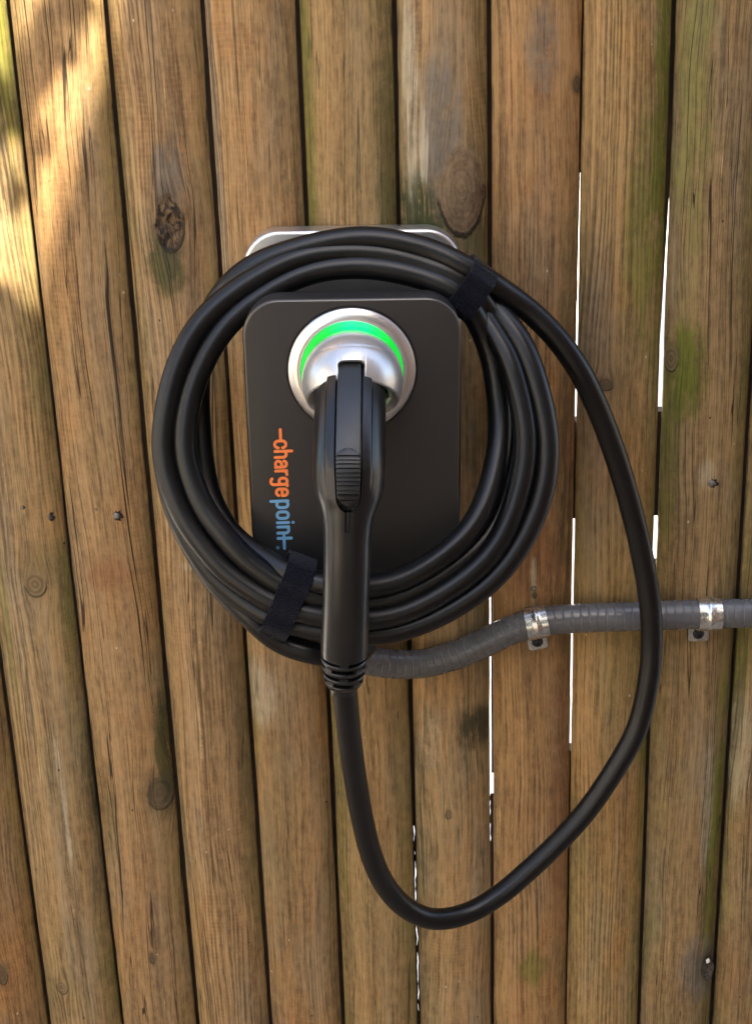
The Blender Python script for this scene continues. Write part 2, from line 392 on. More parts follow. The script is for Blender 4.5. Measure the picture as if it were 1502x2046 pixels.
back_wood_mat = simple('dark_rough_back_wood', (.06, .042, .028), .9, bump=.4, bs=200)
def block_gap(i, y0, y1, l0=-30, r0=30, l1=None, r1=None):  # strip added behind a gap to keep it dark
    l1 = l0 if l1 is None else l1; r1 = r0 if r1 is None else r1
    D = -.036
    def gp(y): a, b, _ = LINES[i]; return a+(b-a)*y/2046
    P = [at(gp(y0)+l0, y0, D), at(gp(y0)+r0, y0, D), at(gp(y1)+r1, y1, D), at(gp(y1)+l1, y1, D)]
    V = [p.copy() for p in P]+[p+np.array([0, .018, 0]) for p in P]
    F = [(0, 1, 2, 3), (7, 6, 5, 4), (0, 4, 5, 1), (1, 5, 6, 2), (2, 6, 7, 3), (3, 7, 4, 0)]
    mesh_obj('gap_blocker', V, F, back_wood_mat, fence, smooth=False)
for i in (0, 1, 2, 3, 4, 5, 10, 11): block_gap(i, -500, 2600)
def ragged(i, y0, y1, base, amp, side=1, step=9):  # ragged strip added behind a gap to break its brightness into specks
    D = -.0365
    def gp(y): a, b, _ = LINES[i]; return a+(b-a)*y/2046
    ys = np.arange(y0, y1, step); V = []
    for y in ys:
        o_ = base+random.uniform(-amp, amp)*(1 if random.random() < .6 else .3)
        V += [at(gp(y)+o_, y, D), at(gp(y)+side*32, y, D), at(gp(y)+side*32, y, D-.012), at(gp(y)+o_, y, D-.012)]
    F = grid_faces(len(ys), 4, wrap_c=True)
    mesh_obj('gap_blocker', V, F, back_wood_mat, fence, smooth=False)
block_gap(6, -500, 1650); ragged(6, 1650, 2100, .5, 1.9, 1); ragged(6, 1650, 2100, -.3, 1.5, -1)
block_gap(7, -500, 1184); ragged(7, 1184, 1600, -.8, .35, 1, 60); ragged(7, 1585, 1830, -3.6, 2.4, 1); block_gap(7, 1815, 2600)
block_gap(8, -500, 345); block_gap(8, 842, 1036); block_gap(8, 1500, 2600)
block_gap(8, 560, 600, -30, -1); block_gap(8, 345, 700, -40, 0, -40, -3)
block_gap(9, -500, 200, -60, 50); block_gap(9, 200, 700, -60, 8, -60, -6); block_gap(9, 822, 1030); block_gap(9, 1128, 2600)
rail_mat = back_wood_mat
for zc in (at(751, -420, -.06)[2],):
    v, f = box((0.1, .075, zc), (2.6, .04, .09)); mesh_obj('rail', v, f, rail_mat, fence, smooth=False)
v, f = box((0.1, .075, .32), (2.6, .04, .09)); mesh_obj('rail', v, f, rail_mat, fence, smooth=False)

nail_mat = simple('galvanised_nail_steel', (.20, .19, .17), .5, .8, var=.35, vs=300, bump=.3, bs=900)
hole_mat = simple('dark_wood_hole', (.010, .007, .004), .95)
def nail(i, px, py, r, tilt=0):
    d = -.0005
    u_, z_ = plank_uv(i, px, py)
    hw = .043
    d = -.0175*(1-math.sqrt(max(0, 1-(min(1, abs(u_)/hw)*.93)**2)))/(1-math.sqrt(1-.93**2))
    c = at(px, py, d)
    rr = r/PXM
    V = [c+np.array([0, .0006, 0])]; F = []
    for k, (q, h) in enumerate(((1.0, .0006), (.95, -.0006), (.6, -.0012), (0.02, -.0013))):
        for a in range(16):
            an = a/16*2*math.pi
            V.append(c+np.array([rr*q*math.cos(an), h+.25*rr*q*math.cos(an)*tilt, rr*q*math.sin(an)]))
    for k in range(3):
        for a in range(16): F.append((1+k*16+a, 1+k*16+(a+1) % 16, 1+(k+1)*16+(a+1) % 16, 1+(k+1)*16+a))
    F.append(tuple(1+48+a for a in range(16)))
    pl = PLANKS[i]
    # torn dark dimple round the head
    ring = []
    for k in range(2):
        for a in range(20):
            an = a/20*2*math.pi; q = (1.0, 1.75)[k]*(1+.25*math.sin(a*2.7+px)); ring.append(c+np.array([rr*q*math.cos(an), -.0004+.0009*k, rr*q*math.sin(an)]))
    mesh_obj('nail_hole', ring, grid_faces(2, 20, wrap_c=True), hole_mat, pl)
    mesh_obj('nail', V, F, nail_mat, pl)
nail(1, 96, 1033, 7.5, .6); nail(1, 46, 1014, 3, 0); nail(2, 233, 1031, 7, 0); nail(2, 193, 1018, 2.5, 0)
nail(9, 1421, 966, 7, -.3); nail(7, 1066, 1176, 4.5, 0)

# fallen-out edge knot on the right-hand plank
kh = at(1412, 1932, -.008)
V = []; 
for k, (q, dy) in enumerate(((1.0, -.0022), (.75, .0), (.4, .003), (.05, .004))):
    for a in range(24):
        an = a/24*2*math.pi; rr = 1+.12*math.sin(a*1.9)+.08*math.cos(a*3.1)
        V.append(kh+np.array([.0070*q*rr*math.cos(an), dy-.001, .0165*q*rr*math.sin(an)]))
ko = mesh_obj('knot_hole', V, grid_faces(4, 24, wrap_c=True)+[tuple(range(72, 96))], simple('knot_hole_wood', (.045, .036, .028), .8, var=.8, vs=300, bump=.8, bs=500), PLANKS[9])
V = []
for k, q in enumerate((1.0, .5)):
    for a in range(9):
        an = a/9*2*math.pi; V.append(kh+np.array([.0002+.0026*q*(1+.3*math.sin(a*2.3))*math.cos(an)-.001, -.0036-.001*(1-q), .0115+.0036*q*(1+.3*math.cos(a*3.3))*math.sin(an)]))
mesh_obj('pale_speck', V, grid_faces(2, 9, wrap_c=True)+[tuple(range(9, 18))], simple('pale_off_white', (.75, .73, .68), .4, var=.2), PLANKS[9])  # pale speck set over the knot hole

# ------------------------------------------------------------------ setting around
def plane_obj(name, pts, mat, **k):
    o = mesh_obj(name, np.array(pts, float), [tuple(range(len(pts)))], mat, None, smooth=False); tag(o, **k); return o
g = NT('gravel_and_soil'); vv = g.obj()
n1 = g.noise(vv, 1.2, 6, .65); n2 = g.noise(vv, 60, 4, .7)
gm = g.set(color=g.mix(g.ss(g.add(g.mul(n1, .5), g.mul(n2, .5)), .35, .65), (.11, .085, .06), (.27, .23, .18)), rough=.9, normal=g.bump(n2, .8, .01))
plane_obj('ground', [(-150, -150, 0), (150, -150, 0), (150, 150, 0), (-150, 150, 0)], gm, kind='structure')
# white wall added behind the fence to make its slits show bright
wm = simple('white_render', (.80, .79, .76), .85, var=.04, vs=4, bump=.3, bs=150)
vb, fb = box((.2, 3.6, 1.5), (12, .2, 3.0)); o = mesh_obj('bright_backing_wall', vb, fb, wm, None, smooth=False)
tag(o, 'white rendered wall added behind the fence so its slits show bright', 'wall')
plane_obj('bright_backing_floor', [(-4, .25, .004), (5, .25, .004), (5, 3.5, .004), (-4, 3.5, .004)], simple('pale_stone', (.66, .64, .60), .8, var=.15, vs=12), kind='structure')  # pale paving added so the lower slits show bright
plane_obj('bounce_patio', [(-2.1, -6, .004), (1.15, -6, .004), (1.15, -.02, .004), (-2.1, -.02, .004)], simple('warm_patio_stone', (.24, .19, .14), .8, var=.25, vs=9), kind='structure')  # unseen paving added to bounce warm light up onto the fence
# unseen building added on the right so its roof edge shades the fence
hw_m = NT('warm_brick_and_render'); vv = hw_m.obj()
bk = hw_m.n('ShaderNodeTexBrick'); mp = hw_m.n('ShaderNodeMapping'); mp.inputs['Rotation'].default_value = (R(90), 0, R(90))
hw_m.put(vv, mp.inputs[0]); hw_m.put(mp.outputs[0], bk.inputs['Vector']); bk.inputs['Scale'].default_value = 4.4
bk.inputs['Color1'].default_value = (.13, .065, .04, 1); bk.inputs['Color2'].default_value = (.10, .048, .03, 1); bk.inputs['Mortar'].default_value = (.16, .145, .12, 1)
brick_m = hw_m.set(color=bk.outputs[0], rough=.85)
HX = 0.95
_e = at(138, 330, 0); HH = float(_e[2]+(HX-.05-_e[0])/SUN[0]*SUN[2])
shading_house = empty('shading_house', (HX+3, -5, 0), 'unseen brick building with an overhanging roof edge, added on the right to shade the fence', 'shading_house')
v, f = box((HX+3, -6.2, HH/2), (6, 10, HH)); mesh_obj('wall', v, f, brick_m, shading_house, smooth=False)
roof_m = simple('roof_slate', (.05, .05, .055), .6)
v = [(HX-.05, -11.4, HH), (HX+6.2, -11.4, HH), (HX+6.2, -1.1, HH), (HX-.05, -1.1, HH), (HX+3, -11.4, HH+1.9), (HX+3, -1.1, HH+1.9)]
mesh_obj('roof', v, [(0, 1, 2, 3), (0, 3, 5, 4), (1, 4, 5, 2), (0, 4, 1), (3, 2, 5)], roof_m, shading_house, smooth=False)
gar_m = simple('warm_cream_render', (.76, .71, .64), .85, var=.05, vs=5)
gar = empty('bounce_garage', (-3.9, -3.2, 0), 'unseen low cream building with a dark flat roof, added on the left to bounce light', 'bounce_garage')  # unseen pale building added to throw warm light from the left
v, f = box((-3.9, -3.2, 1.4), (3.6, 5.6, 2.8)); mesh_obj('wall', v, f, gar_m, gar, smooth=False)
v, f = box((-3.9, -3.2, 2.86), (3.8, 5.8, .12)); mesh_obj('roof', v, f, roof_m, gar, smooth=False)
# fence on the other side of the yard
om = simple('far_fence_wood', (.22, .14, .08), .8, var=.3, vs=3)
opp = empty('boundary_fence', (-1, -6.5, 0), 'low brown board fence across the yard behind the viewer', 'fence')
for k in range(46):
    v, f = box((-7.6+k*.16, -6.5, .95), (.15, .022, 1.9-.02*(k % 3))); mesh_obj('board', v, f, om, opp, smooth=False)

# ------------------------------------------------------------------ charger
black_satin = NT('satin_black_plastic'); vv = black_satin.obj()
black_satin = black_satin.set(color=(.0215, .0202, .0195), rough=black_satin.add(.34, black_satin.mul(black_satin.noise(vv, 25, 3), .08)), spec=.5,
                              normal=black_satin.bump(black_satin.noise(vv, 2500, 2), .06, .0003))
silver = NT('brushed_silver_paint'); vv = silver.obj()
silver = silver.set(color=(.70, .69, .67), metal=.90, rough=silver.add(.25, silver.mul(silver.noise(vv, 40, 3), .08)), normal=silver.bump(silver.noise(vv, 1800, 2), .05, .0003))
silver2 = NT('satin_silver_plastic'); vv = silver2.obj()
silver2 = silver2.set(color=(.56, .555, .54), metal=.7, rough=silver2.add(.27, silver2.mul(silver2.noise(vv, 60, 3), .06)), normal=silver2.bump(silver2.noise(vv, 1800, 2), .05, .0003))

def rrect(w, h, r, n=12):
    P = []
    for cx, cz, a0 in ((w/2-r, h/2-r, 0), (-w/2+r, h/2-r, 90), (-w/2+r, -h/2+r, 180), (w/2-r, -h/2+r, 270)):
        for k in range(n+1):
            a = R(a0+90*k/n); P.append((cx+r*math.cos(a), cz+r*math.sin(a)))
    return np.array(P)
def slab(cx, cz, w, h, r, d0, d1, bev=.003, n=14, crown=0.0, nb=5):
    """rounded slab from depth d0 (back) to d1 (front) with a rounded front edge"""
    rings = [(0, d0)]
    for k in range(nb+1):
        a = k/nb*math.pi/2; rings.append((bev*(1-math.cos(a)), d1-bev+bev*math.sin(a)))
    V = []; 
    for ins, d in rings:
        P = rrect(w-2*ins, h-2*ins, max(r-ins, .001), n)
        V += [(cx+x, -d, cz+z) for x, z in P]
    m = len(P); F = [tuple(reversed(q)) for q in grid_faces(len(rings), m, wrap_c=True)]
    F += [tuple(range(m)), tuple(range((len(rings)-1)*m, len(rings)*m))[::-1]]
    F = [tuple(reversed(q)) for q in F]
    return np.array(V), F
PD = .150                                # front face of the charger
bl, br = at(487, 540, .022), at(921, 540, .022)
bt = at(704, 460, .027)[2]
pl_, pr_ = at(485, 660, PD), at(921, 660, PD)
pt = at(704, 598, PD)[2]; pb = at(704, 1160, PD)[2]
pcx = (pl_[0]+pr_[0])/2; pw = pr_[0]-pl_[0]; ph = pt-pb; pcz = (pt+pb)/2
charger = empty('car_charger', (pcx, 0, pcz), 'wall-mounted home car charger with matte black face, silver holster and green light', 'charger')
bw = br[0]-bl[0]
v, f = slab((bl[0]+br[0])/2, bt-.155, bw, .31, .036, .001, .027, bev=.004); mesh_obj('back_plate', v, f, silver, charger, auto=40)
v, f = slab(pcx, pcz+.004, pw-.035, ph-.075, .03,   .0265, .118, bev=.002); mesh_obj('neck', v, f, black_satin, charger, auto=40)
v, f = slab(pcx, pcz, pw, ph, .034, .116, PD, bev=.0030, n=18); mesh_obj('front_panel', v, f, black_satin, charger, auto=35)
glint_m = NT('dark_silver_glint').set(color=(.10, .094, .085), metal=.9, rough=.30)
V = []
for ins, d in ((-.0002, PD-.0028), (.0004, PD-.0014), (.0014, PD-.0003), (.0024, PD+.00005), (.0027, PD-.0001)):
    V += [(pcx+x, -d, pcz+z) for x, z in rrect(pw-2*ins+.0006, ph-2*ins+.0006, .034-ins, 18)]
mesh_obj('edge_glint_strip', V, grid_faces(5, 76, wrap_c=True), glint_m, charger)  # metal rim added to stand in for the highlight on the bevel

# bezel + light ring
bc = at(703, 739, PD); s15 = ppm(703, 739, PD)
RO, RI = 127/s15, 103/s15
def ringlathe(c, prof, seg=128, arc=None):
    V = []
    for (r, d) in prof:
        for a in range(seg):
            an = 2*math.pi*a/seg; V.append((c[0]+r*math.cos(an), -(PD+d), c[2]+r*math.sin(an)))
    return np.array(V), [tuple(reversed(q)) for q in grid_faces(len(prof), seg, wrap_c=True)]
v, f = ringlathe(bc, [(RO+.0022, .0002), (RO+.0018, .0012), (RO+.0006, .0012), (RO+.0004, .0003)])
mesh_obj('shadow_gap_ring', v, f, simple('gloss_black_trim', (.008, .008, .008), .25), charger, auto=40)
v, f = ringlathe(bc, [(RO, .0002), (RO, .0025), (RO-.0006, .0032), (RI+.004, .0065), (RI+.001, .0070), (RI, .0064), (RI-.0005, .0015)])
mesh_obj('bezel', v, f, silver, charger, auto=50)
lm = NT('green_status_light'); tc = lm.obj(); sp = lm.n('ShaderNodeSeparateXYZ'); lm.put(tc, sp.inputs[0])
ang = lm.ss(lm.m('ABSOLUTE', lm.add(sp.outputs[0], -.004)), .006, .034, 1, 0)
lcol = lm.mix(ang, (.0, 1.0, .05), (.0, 1.0, .17))
lm = lm.set(color=(.02, .25, .05), rough=.3, emit=lcol, emits=lm.add(.13, lm.mul(lm.mul(ang, lm.ss(lm.noise(tc, 90, 2), .35, .65, .7, 1.15)), .34)))
v, f = ringlathe(bc, [(RI-.0003, .0052), (RI-.004, .0040), (RI-.009, .003), (RI-.0095, .002)])
mesh_obj('light_ring', v, f, lm, charger)

v, f = ringlathe(bc, [(RI-.0085, .0045), (RI-.012, .0045), (.0005, .0045)]); mesh_obj('socket', v, f, black_satin, charger)
# holster hood: sphere cut by a tilted mouth
HD = PD+.020
hc = at(704, 761, HD); sH = ppm(704, 761, HD); HR = 101/sH
beta = R(47)
nrm = np.array([0, -math.cos(beta), -math.sin(beta)])
ax_x = np.array([1.0, 0, 0]); ax_y = np.cross(nrm, ax_x)
if ax_y[2] < 0: ax_y = -ax_y            # towards the upper front
hcut = 42/sH
ph_m = math.pi/2+math.asin(hcut/HR)
azs = sorted(set(list(np.linspace(-math.pi, math.pi, 161)[:-1])+[s*x for s in (-1, 1) for x in np.linspace(.15, .36, 22)]))
na = R(16.0)
def phmax(az):                            # az 0 = towards the upper front
    a = abs(az)
    if a >= na: return ph_m
    q = a/na
    return ph_m-R(21.5)+R(5)*max(0, (q-.55)/.45)**3
def hood(rad, nphi=40):
    V = []
    for az in azs:
        pm = phmax(az)
        for k in range(nphi):
            ph_ = .02+(pm-.02)*k/(nphi-1)
            r = rad
            if rad == HR:
                dz = abs(ph_-R(74)); r -= .0004*math.exp(-(dz/.010)**2)
            dvec = -nrm*math.cos(ph_)+math.sin(ph_)*(math.cos(az)*ax_y+math.sin(az)*ax_x)
            V.append(hc+r*dvec)
    return V
nphi = 60
Vo = hood(HR, nphi); Vi = hood(HR-.0042, nphi)
na_ = len(azs); F = []
for i in range(na_):
    j = (i+1) % na_
    for k in range(nphi-1):
        F.append((i*nphi+k, i*nphi+k+1, j*nphi+k+1, j*nphi+k))
        o_ = na_*nphi; F.append((o_+i*nphi+k, o_+j*nphi+k, o_+j*nphi+k+1, o_+i*nphi+k+1))
    F.append((i*nphi+nphi-1, na_*nphi+i*nphi+nphi-1, na_*nphi+j*nphi+nphi-1, j*nphi+nphi-1))
LipV = []
mc = hc+nrm*hcut; mr = math.sqrt(HR**2-hcut**2)
lipaz = [az for az in azs if abs(az) >= na+.002]
lipaz = [az for az in lipaz if az > 0]+[az for az in lipaz if az < 0]
lp = [(1.0, 0), (.975, .0006), (.86, -.0012), (.80, -.0035), (.78, -.012)]
nb0 = len(Vo)+len(Vi)
for az in lipaz:
    for (q, h) in lp:
        LipV.append(mc+mr*q*.995*(math.cos(az)*ax_y+math.sin(az)*ax_x)+nrm*(h+.0002))
for i in range(len(lipaz)-1):
    for k in range(len(lp)-1):
        F.append((nb0+i*5+k, nb0+i*5+k+1, nb0+(i+1)*5+k+1, nb0+(i+1)*5+k))
hood_o = mesh_obj('holster_hood', Vo+Vi+LipV, F, silver2, charger, auto=45)
bm = bmesh.new(); bm.from_mesh(hood_o.data); bmesh.ops.recalc_face_normals(bm, faces=bm.faces); bm.to_mesh(hood_o.data); bm.free()

# lettering on the face
def glyphs():
    """strokes (s along reading direction, t up from baseline) in photo pixels, x-height 28"""
    H = 28.0; G = []
    def arc(cx, cy, rx, ry, a0, a1, n=10): return [(cx+rx*math.cos(R(a0+(a1-a0)*k/n)), cy+ry*math.sin(R(a0+(a1-a0)*k/n))) for k in range(n+1)]
    def st(c, *ps):
        for p in ps: G.append((c, p))
    w = 2.9   # half stroke
    o, b = 'o', 'b'
    top, bot = H-w, w
    st(o, [(2.0, H/2+1), (21.0, H/2+1)])
    def bowl(x0, x1): return (x0+x1)/2, (x1-x0)/2
    # c
    x0, x1 = 24.5, 38.0; cx, rx = bowl(x0, x1)
    st(o, [(x1, top-6)]+arc(cx, top-rx, rx, rx, 0, 180)+arc(cx, bot+rx, rx, rx, 180, 360)+[(x1, bot+6)])
    st(o, [(21.0, H/2+1), (24.5, H/2+1)])
    # h
    x0, x1 = 45.0, 57.0; cx, rx = bowl(x0, x1)
    st(o, [(x0, bot), (x0, H+8.5)], [(x0, top-rx)]+arc(cx, top-rx, rx, rx, 180, 0)+[(x1, bot)])
    # a
    x0, x1 = 64.5, 76.5; cx, rx = bowl(x0, x1)
    st(o, arc(cx, top-rx, rx, rx, 170, 0)+[(x1, bot)], [(x1, H/2+1.5), (cx, H/2+1.5)]+arc(cx, bot+6, rx, 6, 90, 270, 10)+[(x1, bot+2)])
    # r
    x0 = 84.0
    st(o, [(x0, bot), (x0, top)], [(x0, top-6)]+arc(x0+7, top-7, 7, 7, 180, 85))
    # g
    x0, x1 = 98.5, 111.0; cx, rx = bowl(x0, x1)
    st(o, arc(cx, top-rx, rx, rx, 0, 180)+arc(cx, 9+rx, rx, rx, 180, 360)+[(x1, top-rx)], [(x1, top), (x1, -2)]+arc(cx, -2, rx, 5.5, 0, -150, 8), [(x1, top), (x1+3, top)])
    # e
    x0, x1 = 120.0, 133.0; cx, rx = bowl(x0, x1)
    st(o, [(x0, H/2+.5), (x1, H/2+.5), (x1, top-rx)]+arc(cx, top-rx, rx, rx, 0, 180)+arc(cx, bot+rx, rx, rx, 180, 345))
    # p
    x0, x1 = 144.0, 157.0; cx, rx = bowl(x0, x1)
    st(b, [(x0, top), (x0, -9)], arc(cx, top-rx, rx, rx, 180, 0)+arc(cx, bot+rx, rx, rx, 0, -180)+[(x0, top-rx)])
    # o
    x0, x1 = 165.5, 178.5; cx, rx = bowl(x0, x1)
    pts = arc(cx, top-rx, rx, rx, 0, 180)+arc(cx, bot+rx, rx, rx, 180, 360); st(b, pts+[pts[0]])
    # i
    st(b, [(187.0, bot), (187.0, top)], [(187.0, H+6), (187.0, H+6.4)])
    # n
    x0, x1 = 195.5, 207.5; cx, rx = bowl(x0, x1)
    st(b, [(x0, bot), (x0, top)], [(x0, top-rx)]+arc(cx, top-rx, rx, rx, 180, 0)+[(x1, bot)])
    # + shaped t, its arm joined to the n
    st(b, [(218.0, bot), (218.0, H+1.5)], [(208.0, H/2+1), (238.0, H/2+1)])
    # registered mark
    st('r', arc(236.5, bot-1, 3.0, 3.0, 0, 360, 14))
    st('r', [(235.6, bot-2.6), (235.6, bot+.6), (237.2, bot+.4), (237.2, bot-.7), (235.8, bot-.9), (237.4, bot-2.6)])
    return G, w
def ribbon(P, hw, conv, lift):
    """flat round-ended stroke with a little thickness"""
    parts = []
    P = [np.array(p, float) for p in P]
    lay = 0
    for a, b in zip(P[:-1], P[1:]):
        d = b-a; L = np.linalg.norm(d)
        if L < 1e-6: continue
        d /= L; n = np.array([-d[1], d[0]])
        out = []
        for k in range(9): an = math.pi/2+math.pi*k/8; out.append(a+hw*(math.cos(an)*d+math.sin(an)*n))
        for k in range(9): an = -math.pi/2+math.pi*k/8; out.append(b+hw*(math.cos(an)*d+math.sin(an)*n))
        m = len(out)
        V = [conv(q, lift+lay*.0000005) for q in out]
        parts.append((V, [tuple(range(m))])); lay += 1
    return parts
GL, ghw = glyphs()
TX0, TY0, TX1, TY1 = 545.0, 857.0, 553.3, 1098.0       # baseline start / end in the photo
def conv(q, lift):
    s_, t_ = q
    k = s_/240.0
    dx, dy = TX1-TX0, TY1-TY0; L = math.hypot(dx, dy)
    px = TX0+dx*k - (-dy/L)*t_*1.0; py = TY0+dy*k+(-dx/L)*t_
    p = at(px, py, PD+.0003+lift); return p
orange_m = simple('orange_print', (.80, .20, .045), .5, var=.04); blue_m = simple('blue_print', (.13, .32, .52), .5, var=.04)
sets = {'o': [], 'b': [], 'r': []}
li = 0
for c_, P in GL:
    sets[c_] += ribbon(P, ghw if c_ != 'r' else .42, conv, li*.000003); li += 1
for c_, m_ in (('o', orange_m), ('b', blue_m), ('r', blue_m)):
    v, f = merge(sets[c_]); 
    mesh_obj('logo_lettering' if c_ != 'r' else 'registered_mark', v, f, m_, charger, smooth=False)

# ------------------------------------------------------------------ cable
rubber = NT('black_rubber_cable'); vv = rubber.obj()
nA = rubber.noise(vv, 14, 4, .6); nB = rubber.noise(vv, 260, 3)
dust = rubber.mul(rubber.ss(rubber.noise(vv, 420, 2), .70, .78), rubber.ss(nA, .5, .7))
rubber = rubber.set(color=rubber.mix(rubber.mul(dust, .6), rubber.mix(nA, (.0022, .0022, .0024), (.0045, .0045, .0047)), (.22, .21, .19)),
                    rough=rubber.add(.27, rubber.mul(nA, .14)), spec=.38, normal=rubber.bump(nB, .07, .0006))
CX, CY = 707.0, 885.0
CR = .0116
def dep(a, lay):
    """depth of the coil at image angle a; lay 0 = front layer, 1 = one behind"""
    return .150-.055*math.sin(R(a))-lay*.0205
LOOP = [  # (angle running clockwise, radius px, layer)
    (262, 428, 1.2), (250, 424, 1.0), (238, 402, 1.0), (222, 388, 1.6), (205, 376, 2.0), (180, 370, 2.1), (150, 368, 2.1), (120, 368, 2.1), (90, 366, 2.0), (70, 372, 2.0), (54, 385, 1.6),
    (40, 388, .8), (25, 386, .35), (0, 386, .15), (-22, 388, .15), (-45, 388, .2), (-70, 384, .3), (-90, 381, .4), (-113, 383, .6),
    (-130, 384, .9), (-143, 382, 1.0), (-160, 379, 1.1), (-180, 377, 1.1), (-205, 380, 1.1), (-225, 386, 1.1), (-250, 388, 1.1), (-270, 386, 1.1), (-288, 384, 1.1), (-306, 372, 1.0),
    (-320, 356, .5), (-335, 348, .1), (-360, 343, 0), (-385, 345, 0), (-405, 349, 0), (-430, 350, 0), (-450, 352, 0),
    (-473, 354, 0), (-490, 358, 0), (-503, 362, 0), (-520, 371, 0), (-540, 380, 0), (-565, 384, 0), (-585, 386, 0), (-610, 384, 0), (-630, 380, .15), (-648, 381, .2), (-666, 388, .25),
    (-682, 365, 1.2), (-700, 340, 1.5), (-720, 328, 1.3), (-745, 325, .9), (-765, 320, .5), (-790, 319, .4), (-810, 318, .4), (-833, 317, .2), (-850, 316, .1), (-863, 318, 0), (-880, 328, 0), (-900, 338, -.05),
    (-922, 340, -.05), (-945, 346, -.1), (-970, 350, -.15), (-990, 352, -.15), (-1010, 356, -.15), (-1026, 361, -.1),
    (-1042, 335, .6), (-1060, 305, .9), (-1080, 290, .8), (-1105, 287, .2), (-1125, 287, 0), (-1150, 288, .05), (-1170, 288, .05), (-1190, 289, .2), (-1205, 293, .7), (-1223, 305, 1.5),
    (-1240, 306, 1.9), (-1260, 306, 2.0), (-1280, 330, 2.1), (-1296, 372, 1.6), (-1310, 398, .7), (-1325, 405, .3), (-1350, 408, .3), (-1370, 412, .3), (-1386, 417, .3)]
CP = []
start = [(700, 1150, .06), (715, 1215, .07), (735, 1275, .10), (705, 1313, .135)]
for px, py, d in start: CP.append(at(px, py, d))
for a, r, l in LOOP: CP.append(at(CX+r*math.cos(R(a)), CY-r*math.sin(R(a)), dep(a, l)))
FREE = [(1040, 607, .085), (1105, 668, .088), (1158, 742, .09), (1198, 826, .085), (1234, 925, .08), (1264, 1030, .075), (1286, 1130, .072), (1298, 1210, .072), (1301, 1280, .072), (1296, 1350, .075),
        (1274, 1449, .08), (1232, 1530, .088), (1171, 1620, .098), (1103, 1694, .108), (1034, 1758, .118), (1000, 1786, .123), (945, 1820, .132), (890, 1836, .142), (845, 1832, .15), (800, 1805, .16),
        (764, 1760, .172), (740, 1702, .185), (722, 1627, .20), (709, 1551, .215), (698, 1470, .232), (692, 1410, .245), (689, 1372, .253), (689, 1345, .258)]
for px, py, d in FREE: CP.append(at(px, py, d))
path = smooth_path(catmull(CP, 1700), 6)
cable = empty('charging_cable', tuple(at(700, 1250, .2)), 'long black rubber charging cable coiled round the charger with its plug holstered', 'cable')
v, f = tube(path, CR, 24); mesh_obj('cord', v, f, rubber, cable)

# ------------------------------------------------------------------ connector handle
plastic = NT('black_moulded_plastic'); vv = plastic.obj()
plastic = plastic.set(color=(.006, .006, .0062), rough=plastic.add(.26, plastic.mul(plastic.noise(vv, 30, 3), .10)), spec=.5, normal=plastic.bump(plastic.noise(vv, 1500, 2), .05, .0003))
slate_m = NT('slate_grey_latch_plastic'); vv = slate_m.obj()
slate_m = slate_m.set(color=(.014, .017, .020), rough=slate_m.add(.33, slate_m.mul(slate_m.noise(vv, 60, 3), .1)), spec=.5, normal=slate_m.bump(slate_m.noise(vv, 2500, 2), .1, .0003))
G = [  # px centre x, y, depth, half-width px, half-thickness m
    (700, 742, .168, 66, .030), (700, 790, .188, 70, .033), (699, 840, .212, 71.5, .0345), (698, 890, .232, 72, .035), (697, 935, .247, 72.5, .0345), (697, 965, .254, 70, .033),
    (697, 990, .259, 66, .031), (696, 1012, .262, 58, .028), (695, 1035, .265, 51.5, .0255), (694, 1065, .267, 48, .024), (693, 1120, .269, 47, .0235), (691, 1200, .268, 46.5, .0235), (689, 1260, .265, 47, .0235), (688, 1296, .263, 47, .0235)]
GP = np.array([list(at(px, py, d))+[hw/ppm(px, py, d), th] for px, py, d, hw, th in G])
GS = catmull(GP, 340)
gc = smooth_path(GS[:, :3], 20); ga = GS[:, 3]; gb = GS[:, 4]
GT = np.gradient(gc, axis=0); GT /= np.linalg.norm(GT, axis=1)[:, None]
def proj_y(p):
    q = p-cam_pos; return 1023-FPX*np.dot(q, UP)/np.dot(q, Fw)
GY = np.array([proj_y(p) for p in gc])
def gframe(k):
    T = GT[k]; S = np.array([1.0, 0, 0]); S = S-np.dot(S, T)*T; S /= np.linalg.norm(S)
    N = np.cross(S, T)
    if N[1] > 0: N = -N
    return T, S, N
nx = 90
# normalised positions, packed round the groove and rail edges
xn = np.unique(np.round(np.concatenate([np.sin(np.linspace(-math.pi/2, math.pi/2, 61)), np.linspace(.33, .40, 9), -np.linspace(.33, .40, 9), np.linspace(.60, .67, 7), -np.linspace(.60, .67, 7)]), 5))
def sstep(x, a, b): t = min(1, max(0, (x-a)/(b-a))); return t*t*(3-2*t)
V = []
GEND = None
for k in range(len(gc)):
    T, S, N = gframe(k); a, b = ga[k], gb[k]; y = proj_y(gc[k]+N*b)
    e = 2.5
    # groove half-width (normalised)
    end = 1024.0; rg = 26.0
    if y < end-rg: g_ = .375
    elif y < end: g_ = .375*math.sqrt(max(0, 1-((y-(end-rg))/rg)**2))
    else: g_ = 0
    railf = 1-sstep(y, 930, 990)
    slot = (1 if 1022 < y < 1064 else 0)
    for x in xn:
        z = b*max(0, 1-abs(x)**e)**(1/e)
        off = 0
        if g_ > 0: off -= .0075*(1-sstep(abs(x), g_-.03, g_+.005))
        if railf > 0: off += .0022*railf*(1-sstep(abs(x), .61, .66))
        if slot and abs(x) < .075: off -= .0022
        V.append(gc[k]+S*a*x+N*(z+off))
    for x in np.sin(np.linspace(math.pi/2, -math.pi/2, 26))[1:-1]:
        z = b*max(0, 1-abs(x)**2.4)**(1/2.4)
        V.append(gc[k]+S*a*x-N*z)
ncs = len(xn)+24
F = grid_faces(len(gc), ncs, wrap_c=True)
